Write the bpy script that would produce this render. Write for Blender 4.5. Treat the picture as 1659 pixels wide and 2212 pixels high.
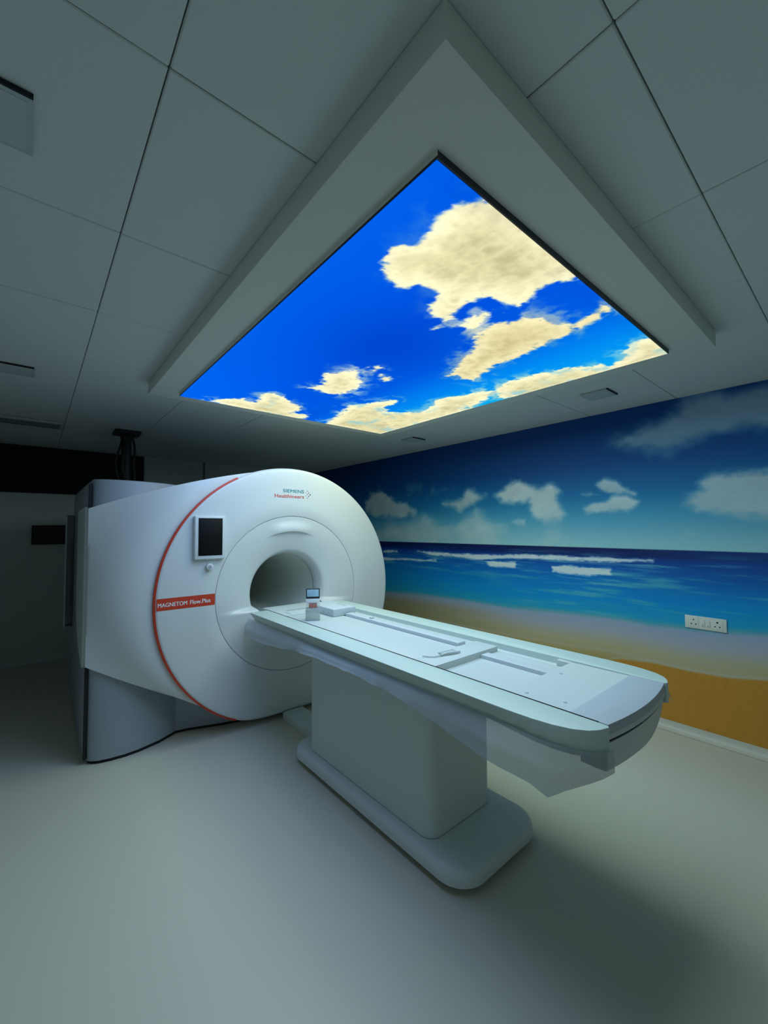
import bpy, bmesh, math, random
import numpy as np
from mathutils import Matrix, Vector

SC = bpy.context.scene
for o in list(bpy.data.objects):
    bpy.data.objects.remove(o)

# ------------------------------------------------------------------ camera
F_PX = 893.69
cam = bpy.data.objects.new('camera', bpy.data.cameras.new('camera'))
SC.collection.objects.link(cam)
cam.data.sensor_fit = 'VERTICAL'
cam.data.sensor_height = 24.0
cam.data.lens = F_PX / 2212 * 24.0
cam.data.clip_start = 0.02
yaw, pitch, roll = 0.702538, 0.0409210, -0.0052756
fw = Vector((math.sin(yaw)*math.cos(pitch), math.cos(yaw)*math.cos(pitch), math.sin(pitch)))
rt = Vector((math.cos(yaw), -math.sin(yaw), 0)); up = rt.cross(fw)
rt2 = rt*math.cos(roll) + up*math.sin(roll); up2 = up*math.cos(roll) - rt*math.sin(roll)
M = Matrix((rt2, up2, -fw)).transposed().to_4x4()
M.translation = Vector((0, 0, 1.4603))
cam.matrix_world = M
SC.camera = cam

# ------------------------------------------------------------------ world, exposure
w = bpy.data.worlds.new('world'); SC.world = w
w.use_nodes = True
w.node_tree.nodes['Background'].inputs[0].default_value = (0.5, 0.6, 0.65, 1)
w.node_tree.nodes['Background'].inputs[1].default_value = 0.0
SC.view_settings.view_transform = 'Standard'
SC.view_settings.look = 'None'
SC.view_settings.gamma = 1.0
SC.view_settings.use_curve_mapping = False
SC.view_settings.exposure = 0.0
SC.cycles.diffuse_bounces = 8
SC.cycles.max_bounces = 14
SKY_STRENGTH = 1.0          # brightness of the backlit picture itself
LAMP_MIX, LAMP_BASE = 0.80, (0.66, 1.10, 0.50)
LAMP_WATTS = 30.5           # extra room light from lamps added just below the ceiling panel

# ------------------------------------------------------------------ helpers
C = SC.collection
PI = math.pi

def lin(c):
    c = np.asarray(c, float) / 255.0
    return np.where(c <= 0.04045, c/12.92, ((c+0.055)/1.055)**2.4)

def mat(name, rgb, rough=0.5, noise=0.0, nscale=40, spec=0.5, bump=0.0, metal=0.0, coat=0.0):
    """procedural principled material: base colour with a fine noise grain"""
    m = bpy.data.materials.new(name); m.use_nodes = True
    nt = m.node_tree; b = nt.nodes['Principled BSDF']
    col = tuple(lin(rgb)) + (1,)
    b.inputs['Base Color'].default_value = col
    b.inputs['Roughness'].default_value = rough
    b.inputs['Metallic'].default_value = metal
    b.inputs['Specular IOR Level'].default_value = spec
    b.inputs['Coat Weight'].default_value = coat
    if noise > 0 or bump > 0:
        tc = nt.nodes.new('ShaderNodeTexCoord'); n = nt.nodes.new('ShaderNodeTexNoise')
        n.inputs['Scale'].default_value = nscale; n.inputs['Detail'].default_value = 4
        nt.links.new(tc.outputs['Object'], n.inputs['Vector'])
        if noise > 0:
            mx = nt.nodes.new('ShaderNodeMix'); mx.data_type = 'RGBA'
            mx.inputs[6].default_value = tuple(x*(1-noise) for x in col[:3]) + (1,)
            mx.inputs[7].default_value = tuple(min(1, x*(1+noise)) for x in col[:3]) + (1,)
            nt.links.new(n.outputs['Fac'], mx.inputs[0]); nt.links.new(mx.outputs[2], b.inputs['Base Color'])
        if bump > 0:
            bp = nt.nodes.new('ShaderNodeBump'); bp.inputs['Strength'].default_value = bump
            bp.inputs['Distance'].default_value = 0.002
            nt.links.new(n.outputs['Fac'], bp.inputs['Height']); nt.links.new(bp.outputs['Normal'], b.inputs['Normal'])
    return m

def link(o, parent=None):
    C.objects.link(o)
    if parent is not None:
        o.parent = parent
    return o

ORIG = {}
def origin_of(p):
    v = Vector((0, 0, 0))
    while p is not None:
        v += p.location; p = p.parent
    return v

def mesh(name, verts, faces, m, parent=None, smooth=False, angle=35):
    """one mesh object from world coordinates, placed under its parent"""
    off = origin_of(parent)
    me = bpy.data.meshes.new(name)
    me.from_pydata([tuple(Vector(v) - off) for v in verts], [], faces)
    bm = bmesh.new(); bm.from_mesh(me); bmesh.ops.recalc_face_normals(bm, faces=bm.faces); bm.to_mesh(me); bm.free()
    return finish(name, me, m, parent, smooth, angle)

def finish(name, me, m, parent, smooth, angle=35):
    me.materials.append(m)
    if smooth:
        me.polygons.foreach_set('use_smooth', [True]*len(me.polygons))
        me.set_sharp_from_angle(angle=math.radians(angle))
    o = bpy.data.objects.new(name, me)
    return link(o, parent)

def bmobj(name, bm, m, parent=None, smooth=True, angle=35):
    off = origin_of(parent)
    bmesh.ops.translate(bm, verts=bm.verts, vec=-off)
    bmesh.ops.recalc_face_normals(bm, faces=bm.faces)
    me = bpy.data.meshes.new(name); bm.to_mesh(me); bm.free()
    return finish(name, me, m, parent, smooth, angle)

def bm_box(bm, x0, x1, y0, y1, z0, z1, bev=0.0, seg=2, rot=None):
    r = bmesh.ops.create_cube(bm, size=1)
    vs = r['verts']
    bmesh.ops.scale(bm, verts=vs, vec=(x1-x0, y1-y0, z1-z0))
    c = Vector(((x0+x1)/2, (y0+y1)/2, (z0+z1)/2))
    if bev > 0:
        es = list({e for v in vs for e in v.link_edges})
        rr = bmesh.ops.bevel(bm, geom=es, offset=bev, segments=seg, affect='EDGES', profile=0.5)
        vs = list({v for f in rr['faces'] for v in f.verts} | {v for v in vs if v.is_valid})
    if rot is not None:
        bmesh.ops.rotate(bm, verts=vs, cent=(0, 0, 0), matrix=Matrix.Rotation(rot, 3, 'Z'))
    bmesh.ops.translate(bm, verts=vs, vec=c)
    return bm

def box(name, x0, x1, y0, y1, z0, z1, m, parent=None, bev=0.004, seg=2, rot=None):
    return bmobj(name, bm_box(bmesh.new(), x0, x1, y0, y1, z0, z1, bev, seg, rot), m, parent, bev > 0)

def prism(name, poly, z0, z1, m, parent=None, bev=0.0, seg=3, bottom=True):
    """plan polygon extruded from z0 to z1, its top rim rounded"""
    bm = bmesh.new()
    vs = [bm.verts.new((x, y, z0)) for x, y in poly]
    f = bm.faces.new(vs)
    r = bmesh.ops.extrude_face_region(bm, geom=[f])
    top = [v for v in r['geom'] if isinstance(v, bmesh.types.BMVert)]
    bmesh.ops.translate(bm, verts=top, vec=(0, 0, z1-z0))
    if bev > 0:
        ts = set(top)
        es = [e for e in bm.edges if e.verts[0] in ts and e.verts[1] in ts]
        bmesh.ops.bevel(bm, geom=es, offset=bev, segments=seg, affect='EDGES', profile=0.5)
    return bmobj(name, bm, m, parent, True, 40)

def rrect(x0, x1, y0, y1, r, n=8):
    pts = []
    for cx, cy, a0 in ((x1-r, y0+r, -90), (x1-r, y1-r, 0), (x0+r, y1-r, 90), (x0+r, y0+r, 180)):
        for i in range(n+1):
            a = math.radians(a0 + 90*i/n); pts.append((cx+r*math.cos(a), cy+r*math.sin(a)))
    return pts

def grid(name, P, m, parent=None, closed_u=False, smooth=True, angle=35, flip=False):
    """P: rows x cols of world points"""
    P = np.asarray(P, float); R_, K = P.shape[:2]
    idx = np.arange(R_*K).reshape(R_, K)
    faces = []
    for i in range(R_-1):
        for j in range(K if closed_u else K-1):
            j2 = (j+1) % K
            q = (int(idx[i, j]), int(idx[i, j2]), int(idx[i+1, j2]), int(idx[i+1, j]))
            faces.append(q[::-1] if flip else q)
    off = np.array(origin_of(parent))
    me = bpy.data.meshes.new(name)
    me.from_pydata((P.reshape(-1, 3) - off).tolist(), [], faces)
    return finish(name, me, m, parent, smooth, angle)

def tube(bm, pts, r, n=10):
    """swept round tube added to bm"""
    pts = [Vector(p) for p in pts]; rings = []
    rs = r if isinstance(r, (list, tuple)) else [r]*len(pts)
    for i, p in enumerate(pts):
        d = (pts[min(i+1, len(pts)-1)] - pts[max(i-1, 0)]).normalized()
        a = Vector((0, 0, 1)) if abs(d.z) < 0.9 else Vector((1, 0, 0))
        u = d.cross(a).normalized(); v = d.cross(u)
        rings.append([bm.verts.new(p + (u*math.cos(2*PI*k/n) + v*math.sin(2*PI*k/n))*rs[i]) for k in range(n)])
    for a, b in zip(rings, rings[1:]):
        for k in range(n):
            bm.faces.new((a[k], a[(k+1) % n], b[(k+1) % n], b[k]))
    bm.faces.new(rings[0][::-1]); bm.faces.new(rings[-1])

def disc_y(bm, cx, y0, y1, cz, r, n=28, bev=0.0):
    """round button with its axis along Y"""
    ring = lambda y, rr: [bm.verts.new((cx+rr*math.cos(2*PI*k/n), y, cz+rr*math.sin(2*PI*k/n))) for k in range(n)]
    rs = [ring(y1, r), ring(y0+bev, r), ring(y0, r-bev)] if bev else [ring(y1, r), ring(y0, r)]
    for a, b in zip(rs, rs[1:]):
        for k in range(n):
            bm.faces.new((a[k], a[(k+1) % n], b[(k+1) % n], b[k]))
    bm.faces.new(rs[-1]); bm.faces.new(rs[0][::-1])

def thing(name, label, cat, loc, group=None):
    o = bpy.data.objects.new(name, None); o.location = loc
    o.empty_display_size = 0.1
    C.objects.link(o); o['label'] = label; o['category'] = cat
    if group: o['group'] = group
    return o

def tag(o, label, cat, group=None):
    o['label'] = label; o['category'] = cat
    if group: o['group'] = group
    return o

def struct(o, label=None):
    o['kind'] = 'structure'
    if label: o['label'] = label
    return o

def dup(root, loc, label=None):
    r = root.copy(); C.objects.link(r); r.location = loc
    if label: r['label'] = label
    for ch in list(root.children):
        c = ch.copy(); C.objects.link(c); c.parent = r
    return r

# ---- numpy noise and polygon masks for the two printed pictures
rng = np.random.RandomState(7)
LAT = rng.rand(256, 256)
def vnoise(x, y):
    xi = np.floor(x).astype(int); yi = np.floor(y).astype(int)
    fx = x - xi; fy = y - yi
    fx = fx*fx*(3-2*fx); fy = fy*fy*(3-2*fy)
    g = lambda a, b: LAT[a % 256, b % 256]
    return (g(xi, yi)*(1-fx) + g(xi+1, yi)*fx)*(1-fy) + (g(xi, yi+1)*(1-fx) + g(xi+1, yi+1)*fx)*fy
def fbm(x, y, s, octv=5, ox=0.0):
    t = 0; a = 0.5; n = 0
    for k in range(octv):
        t = t + a*vnoise(x*s + 17.3*k + ox, y*s + 9.1*k + ox*1.7); n += a; a *= 0.5; s *= 2.03
    return t/n*2 - 1
def sdpoly(x, y, poly):
    """signed distance, positive inside"""
    P = np.asarray(poly, float); d = np.full(x.shape, 1e9); inside = np.zeros(x.shape, bool)
    for i in range(len(P)):
        a = P[i]; b = P[(i+1) % len(P)]; e = b-a
        wx = x-a[0]; wy = y-a[1]
        t = np.clip((wx*e[0]+wy*e[1])/(e@e+1e-12), 0, 1)
        d = np.minimum(d, (wx-t*e[0])**2 + (wy-t*e[1])**2)
        c = (a[1] > y) != (b[1] > y)
        if e[1] != 0:
            xs = a[0] + (y-a[1])*e[0]/e[1]
            inside ^= c & (x < xs)
    d = np.sqrt(d)
    return np.where(inside, d, -d)
def sst(a, b, x):
    t = np.clip((x-a)/(b-a), 0, 1); return t*t*(3-2*t)
def mixc(c, d, f):
    return c*(1-f[..., None]) + np.asarray(d, float)*f[..., None]

def printed(name, P, col_lin, m, parent=None, smooth=False, flip=False):
    """flat grid carrying a printed picture as a colour attribute"""
    o = grid(name, P, m, parent, smooth=smooth, flip=flip)
    ca = o.data.color_attributes.new('print', 'FLOAT_COLOR', 'POINT')
    n = P.shape[0]*P.shape[1]
    rgba = np.ones((n, 4), np.float32); rgba[:, :3] = col_lin.reshape(-1, 3)
    ca.data.foreach_set('color', rgba.ravel())
    return o

def print_mat(name, emit=None, rough=0.6):
    m = bpy.data.materials.new(name); m.use_nodes = True
    nt = m.node_tree; b = nt.nodes['Principled BSDF']
    a = nt.nodes.new('ShaderNodeVertexColor'); a.layer_name = 'print'
    b.inputs['Roughness'].default_value = rough
    if emit is None:
        nt.links.new(a.outputs['Color'], b.inputs['Base Color'])
        b.inputs['Specular IOR Level'].default_value = 0.25
    else:
        b.inputs['Base Color'].default_value = (0, 0, 0, 1); b.inputs['Specular IOR Level'].default_value = 0.0
        nt.links.new(a.outputs['Color'], b.inputs['Emission Color'])
        b.inputs['Emission Strength'].default_value = emit
    return m

# ------------------------------------------------------------------ materials
M_floor = mat('floor_vinyl', (205, 200, 182), 0.42, 0.05, 260, 0.4)
M_wall = mat('wall_paint', (196, 198, 192), 0.7, 0.02, 30)
M_tile = mat('ceiling_tile_mineral', (206, 210, 208), 0.85, 0.05, 180, bump=0.25)
M_grid = mat('ceiling_grid', (110, 115, 116), 0.7, 0.03, 60)
M_frame = mat('tray_paint', (214, 216, 208), 0.75, 0.02, 50)
M_bezel = mat('bezel_black', (18, 20, 34), 0.4, 0.05, 60)
M_white = mat('gantry_white', (212, 216, 215), 0.34, 0.015, 25, coat=0.1)
M_grey = mat('gantry_grey', (150, 158, 164), 0.45, 0.02, 30)
M_bore = mat('bore_liner', (222, 226, 220), 0.5, 0.02, 30)
M_gap = mat('dark_gap', (14, 16, 18), 0.7, 0.05, 60)
M_red = mat('red_orange_trim', (205, 62, 32), 0.45, 0.03, 60)
M_print_white = mat('print_white', (235, 235, 235), 0.5, 0.02, 80)
M_teal = mat('print_teal', (40, 130, 140), 0.5, 0.02, 80)
M_logo = mat('print_red', (205, 70, 60), 0.5, 0.02, 80)
M_plum = mat('print_plum', (110, 60, 90), 0.5, 0.02, 80)
M_screen = mat('screen_black', (3, 4, 6), 0.5, 0.05, 60, 0.2)
M_rail = mat('table_rail', (196, 212, 204), 0.42, 0.02, 30)
M_board = mat('table_board', (200, 208, 206), 0.45, 0.02, 40)
M_slab = mat('end_slab_grey', (178, 186, 192), 0.5, 0.02, 40)
M_coil = mat('pad_light', (198, 206, 208), 0.5, 0.03, 60)
M_ped = mat('pedestal_paint', (206, 212, 208), 0.45, 0.02, 30)
M_dark = mat('pipe_dark', (30, 26, 24), 0.6, 0.06, 40)
M_black = mat('wall_black', (12, 10, 9), 0.85, 0.06, 30)
M_plate = mat('socket_white', (226, 226, 214), 0.45, 0.02, 60)
M_hole = mat('socket_hole', (20, 20, 20), 0.6, 0.05, 60)
M_steel = mat('knob_silver', (190, 196, 206), 0.25, 0.03, 60, metal=0.6)
M_vent = mat('fixture_grey', (172, 178, 180), 0.5, 0.03, 60)

M_diff = mat('fixture_diffuser', (184, 190, 190), 0.5, 0.03, 60)

def film_mat(name, rgb, alpha, rough):
    m = mat(name, rgb, rough, 0.03, 30)
    nt = m.node_tree; b = nt.nodes['Principled BSDF']; out = nt.nodes['Material Output']
    tr = nt.nodes.new('ShaderNodeBsdfTransparent'); mx = nt.nodes.new('ShaderNodeMixShader')
    mx.inputs[0].default_value = alpha
    nt.links.new(tr.outputs[0], mx.inputs[1]); nt.links.new(b.outputs[0], mx.inputs[2])
    nt.links.new(mx.outputs[0], out.inputs['Surface'])
    return m
M_film = film_mat('plastic_film', (178, 188, 190), 0.74, 0.25)
M_clear = film_mat('clear_acrylic', (190, 200, 196), 0.62, 0.12)
M_neck = film_mat('clear_neck', (205, 214, 210), 0.22, 0.1)

# ------------------------------------------------------------------ room
XL, XR, YB, YF, ZC = -1.0, 3.564, -1.3, 6.022, 2.40
struct(box('floor', XL-0.1, XR+0.1, YB-0.1, YF+0.1, -0.1, 0.0, M_floor, bev=0), 'pale cream vinyl floor')
struct(box('wall_left', XL-0.1, XL, YB, YF, 0, 2.5, M_wall, bev=0))
struct(box('wall_back', XL-0.1, XR+0.1, YB-0.1, YB, 0, 2.5, M_wall, bev=0))
struct(box('wall_front', XL-0.1, XR+0.1, YF, YF+0.1, 0, 2.5, M_wall, bev=0), 'grey far wall behind the scanner')

# mural wall: beach picture printed on the wall covering
ys = np.concatenate([np.arange(YB, 0.3, 0.04), np.arange(0.3, 2.6, 0.0055), np.arange(2.6, 4.6, 0.011), np.arange(4.6, YF, 0.04), [YF]])
zs = np.concatenate([np.arange(0.05, 0.60, 0.0075), np.arange(0.60, 1.32, 0.0045), np.arange(1.32, ZC, 0.009), [2.5]])
Y, Z = np.meshgrid(ys, zs)
MUR = {
    'tr': [(1.382,2.144),(1.257,2.189),(1.159,2.226),(1.011,2.249),(0.889,2.285),(0.853,2.377),(0.741,2.388),(0.622,2.339),(0.30,2.356),(0.25,2.110),(0.544,2.109),(0.704,2.092),(0.862,2.060),(0.982,2.028),(1.182,2.064)],
    'rm': [(0.883,1.627),(0.841,1.684),(0.761,1.717),(0.790,1.777),(0.711,1.836),(0.580,1.840),(0.30,1.822),(0.25,1.518),(0.646,1.541),(0.796,1.584)],
    'm1': [(4.585,1.694),(4.616,1.849),(4.431,1.952),(4.254,1.988),(4.087,1.892),(3.954,1.813),(3.750,1.768),(3.606,1.711),(3.631,1.628),(3.956,1.602),(4.344,1.630)],
    'm2': [(3.163,1.739),(3.041,1.779),(2.885,1.800),(2.810,1.884),(2.737,1.864),(2.633,1.799),(2.581,1.810),(2.668,1.743),(2.813,1.692),(2.926,1.661),(3.042,1.687)],
    'm3': [(2.465,1.802),(2.368,1.864),(2.274,1.923),(2.184,1.923),(2.098,1.881),(1.961,1.844),(1.856,1.848),(1.781,1.780),(1.795,1.708),(1.748,1.597),(1.787,1.526),(1.942,1.516),(2.049,1.582),(2.102,1.713),(2.278,1.722),(2.370,1.727)],
    'm4': [(1.602,1.744),(1.522,1.762),(1.457,1.734),(1.545,1.724)],
    'm5': [(1.476,1.816),(1.411,1.855),(1.328,1.836),(1.268,1.776),(1.192,1.727),(1.269,1.744),(1.371,1.740),(1.445,1.768)],
    'm6': [(1.605,1.627),(1.524,1.670),(1.415,1.676),(1.351,1.721),(1.250,1.710),(1.174,1.663),(1.214,1.611),(1.334,1.594),(1.461,1.583),(1.571,1.591)],
    'm7': [(3.167,1.427),(2.967,1.488),(2.814,1.604),(2.705,1.664),(2.619,1.598),(2.537,1.484),(2.345,1.428),(2.607,1.343),(2.893,1.339)],
    'm8': [(2.282,1.522),(2.207,1.547),(2.134,1.538),(2.150,1.494),(2.237,1.495)],
    'm9': [(4.346,1.389),(4.174,1.498),(3.803,1.530),(3.468,1.607),(3.292,1.538),(3.126,1.458),(3.048,1.336),(3.706,1.319)],
}
CLOUD_AMT = {'tr': .6, 'rm': .8, 'm1': .85, 'm2': .85, 'm3': .9, 'm4': .65, 'm5': .8, 'm6': .85, 'm7': .6, 'm8': .55, 'm9': .55}
FOAM = [
    [(3.588,1.191),(3.254,1.188),(2.678,1.185),(2.170,1.205),(1.795,1.210),(1.344,1.222),(1.057,1.230),(1.076,1.196),(1.345,1.183),(1.674,1.175),(1.923,1.176),(2.171,1.174),(2.679,1.137),(3.050,1.148),(3.341,1.153)],
    [(4.233,1.084),(3.277,1.105),(3.277,1.080),(4.233,1.044)],
    [(2.594,1.119),(2.414,1.134),(2.245,1.131),(2.246,1.081),(2.383,1.066),(2.544,1.080)],
    [(1.885,1.115),(1.796,1.140),(1.606,1.128),(1.377,1.130),(1.378,1.078),(1.562,1.058),(1.749,1.059),(1.874,1.067)],
    [(4.232,1.171),(3.960,1.185),(3.934,1.161),(4.233,1.142)],
]
def ramp(v, stops):
    pos = [s[0] for s in stops]; out = np.zeros(v.shape + (3,))
    for k in range(3):
        out[..., k] = np.interp(v, pos, [s[1][k] for s in stops])
    return out
# sky by height, lower = paler teal
col = ramp(Z, [(1.296, (160, 214, 220)), (1.36, (150, 206, 218)), (1.55, (86, 172, 206)), (1.75, (28, 126, 186)), (2.0, (8, 88, 162)), (2.4, (6, 66, 140))])
col = mixc(col, (52, 74, 138), 0.3*sst(1.1, 2.4, Y)*sst(1.75, 2.1, Z)*sst(4.2, 2.8, Y))
n1 = fbm(Y, Z*1.5, 3.2, 6); n2 = fbm(Y, Z*1.6, 7.5, 5, 3.1)
col = mixc(col, (196, 220, 218), np.clip(sst(-0.1, 0.7, n1 + 0.5*n2)*0.5, 0, 1)*sst(1.62, 1.36, Z))
col = mixc(col, (110, 176, 188), sst(0.1, 0.6, n2 + 0.4*n1)*0.35*sst(1.75, 1.85, Z)*sst(2.1, 1.95, Z)*sst(2.4, 3.2, Y))
for k, poly in MUR.items():
    soft = 0.13 if k in ('tr', 'm7', 'm9') else 0.075
    sd = sdpoly(Y, Z, poly)
    sd = np.where(np.abs(sd) > 0.6, np.where(sd > 0, 0.6, -0.6), sd)
    na = 0.35 if k in ('m4', 'm5', 'm6', 'm8') else (0.7 if k in ('m2', 'm3', 'rm') else 1.0)
    if na < 0.5: soft = 0.045
    f = sst(-soft*0.6, soft*0.6, sd + na*(0.05*n2 + 0.03*n1) + 0.014*fbm(Y, Z*1.3, 20, 3, 6.0))
    zmin = min(p[1] for p in poly); zmax = max(p[1] for p in poly)
    top = np.clip((Z-zmin)/(zmax-zmin), 0, 1)
    cc = np.asarray((206, 222, 222), float)*(1-top[..., None]) + np.asarray((246, 250, 246), float)*top[..., None]
    cc = cc + (n2*14)[..., None]
    f = f*CLOUD_AMT[k]
    col = col*(1-f[..., None]) + cc*f[..., None]
# sea
n3 = fbm(Y*0.45, Z*6.0, 6.0, 5, 8.2); n4 = fbm(Y*0.5, Z*9, 14.0, 4, 2.2)
bound = np.interp(Y, [0.3,0.453,0.825,1.115,1.333,1.848,2.324,2.902,3.622,4.209,6.1], [0.80,0.79,0.757,0.746,0.750,0.728,0.700,0.70,0.684,0.648,0.62])
sea_z = (Z-bound)/(1.296-bound)
sea = ramp(sea_z, [(0, (40, 168, 206)), (0.25, (6, 150, 220)), (0.5, (4, 128, 208)), (0.72, (6, 98, 184)), (0.84, (10, 66, 150)), (0.9, (6, 38, 102)), (1.0, (10, 30, 86))])
sea = mixc(sea, (24, 82, 156), 0.55*sst(1.6, 0.4, Y)*sst(0.3, 0.8, sea_z))
sea = mixc(sea, (110, 190, 208), sst(0.10, 0.55, n3)*0.60*sst(1.0, 0.75, sea_z)*sst(2.6, 1.6, Y + 0.3*n4))
sea = mixc(sea, (50, 168, 190), sst(0.0, 0.7, n3 + 0.4*n4)*0.35*sst(0.9, 0.6, sea_z))
for poly in FOAM:
    sd = sdpoly(Y, Z, poly)
    f = sst(-0.012, 0.014, np.clip(sd, -.3, .3) + 0.014*n2 + 0.010*n4 + 0.008*fbm(Y, Z*2, 38, 3, 9.0))
    below = sst(-0.16, 0.0, np.clip(sdpoly(Y, Z + 0.045, poly), -.3, .3) + 0.05*n3)*0.22
    sea = mixc(sea, (150, 206, 216), below*sst(-0.2, 0.5, n3 + n4))
    sea = mixc(sea, (238, 246, 244), f*0.94)
isea = sst(1.292, 1.299, Z)
col = col*isea[..., None] + sea*(1-isea[..., None])
# wet shore, foam line, sand
foamz = np.interp(Y, [0.3,0.463,0.835,1.123,1.410,1.715,2.329,6.1], [0.51,0.493,0.447,0.465,0.472,0.446,0.422,0.36])
orgz = np.interp(Y, [0.3,0.463,0.664,0.880,1.123,1.319,1.412,1.52,1.7,6.1], [0.52,0.489,0.449,0.438,0.442,0.419,0.391,0.34,0.25,0.1])
t = np.clip((bound - Z)/(bound-foamz+1e-6), 0, 1.6)
shore = ramp(t, [(0, (112, 172, 178)), (0.12, (158, 176, 200)), (0.45, (180, 180, 188)), (0.75, (190, 180, 146)), (1.0, (192, 174, 122)), (1.3, (180, 154, 92)), (1.6, (172, 146, 84))])
brn = sst(1.9, 3.2, Y)*sst(0.1, 0.5, t)
shore = mixc(shore, (168, 156, 112), 0.7*brn)
shore = mixc(shore, (186, 178, 160), 0.35*sst(0.0, 0.7, n3)*sst(0.2, 0.7, t))
fl = np.exp(-((Z-foamz+0.004*n2)/0.010)**2) + 0.7*np.exp(-((Z-orgz-0.014+0.006*n2)/0.012)**2)
shore = mixc(shore, (196, 186, 164), np.clip(fl*0.6, 0, 0.75))
fsh = sst(0.03, -0.03, Z-bound+0.018*n3+0.01*n4)
col = col*(1-fsh[..., None]) + shore*fsh[..., None]
sand = np.zeros(col.shape) + np.asarray((200, 140, 52), float) + (fbm(Y, Z, 60, 3, 5)*6)[..., None]
fsa = sst(0.012, -0.008, Z-orgz+0.006*n2)
col = col*(1-fsa[..., None]) + sand*fsa[..., None]
colm = lin(np.clip(col, 0, 255))
P = np.stack([np.full(Y.shape, XR), Y, Z], -1)
mural = struct(printed('wall_right', P, colm, print_mat('mural_print', rough=0.55), smooth=True, flip=False), 'wall covered with a printed beach, sea and cloud mural')
struct(box('trim_1', XR+0.012, XR+0.1, YB, YF, 0, 2.5, M_wall, bev=0))      # the masonry behind the wall covering
# coved vinyl skirting at the foot of the mural
prof = [(XR-0.0015, 0.060), (XR-0.004, 0.060), (XR-0.005, 0.045), (XR-0.010, 0.028), (XR-0.020, 0.012), (XR-0.035, 0.004), (XR-0.055, 0.0015)]
struct(grid('baseboard_right', [[(x, y, z) for x, z in prof] for y in np.linspace(YB+0.01, YF-0.01, 8)], M_floor), 'cream coved vinyl skirting under the mural')
prof = [(YF-0.0015, 0.060), (YF-0.004, 0.060), (YF-0.010, 0.028), (YF-0.020, 0.012), (YF-0.055, 0.0015)]
struct(grid('baseboard_front', [[(x, y, z) for y, z in prof] for x in np.linspace(XL+0.01, XR-0.06, 8)], M_wall))
# joint strip on the far wall
struct(box('trim_2', 1.79, 1.815, YF-0.012, YF, 0.0, ZC, M_grid, bev=0.002))

# ceiling: dark grid carrying tiles, each tile a part
ceil = struct(box('ceiling', XL-0.1, XR+0.1, YB-0.1, YF+0.1, ZC+0.022, ZC+0.12, M_grid, bev=0), 'suspended ceiling of pale square tiles')
MOD = 0.615; G = 0.0015
def cuts(a, b, first):
    k0 = math.ceil((a-first)/MOD - 1e-6); c = [a]
    k = k0
    while first + k*MOD < b - 1e-6:
        if first + k*MOD > a + 0.02: c.append(first + k*MOD)
        k += 1
    return c + [b]
TILE_MESH = {}
def tile(x0, x1, y0, y1):
    sx, sy = round(x1-x0-2*G, 4), round(y1-y0-2*G, 4)
    if sx < 0.02 or sy < 0.02: return
    key = (sx, sy)
    if key not in TILE_MESH:
        bm = bm_box(bmesh.new(), -sx/2, sx/2, -sy/2, sy/2, -0.011, 0.011, 0.0025, 1)
        me = bpy.data.meshes.new('ceiling_tile'); bm.to_mesh(me); bm.free(); me.materials.append(M_tile)
        TILE_MESH[key] = me
    o = bpy.data.objects.new('ceiling_tile', TILE_MESH[key]); o.location = Vector(((x0+x1)/2, (y0+y1)/2, ZC+0.011 + random.uniform(0, 0.0015))) - origin_of(ceil)
    link(o, ceil)
cx_, cy_ = cuts(XL, XR, 0.19), cuts(YB, YF, 0.28)
for i in range(len(cx_)-1):
    for j in range(len(cy_)-1):
        tile(cx_[i], cx_[i+1], cy_[j], cy_[j+1])

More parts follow.
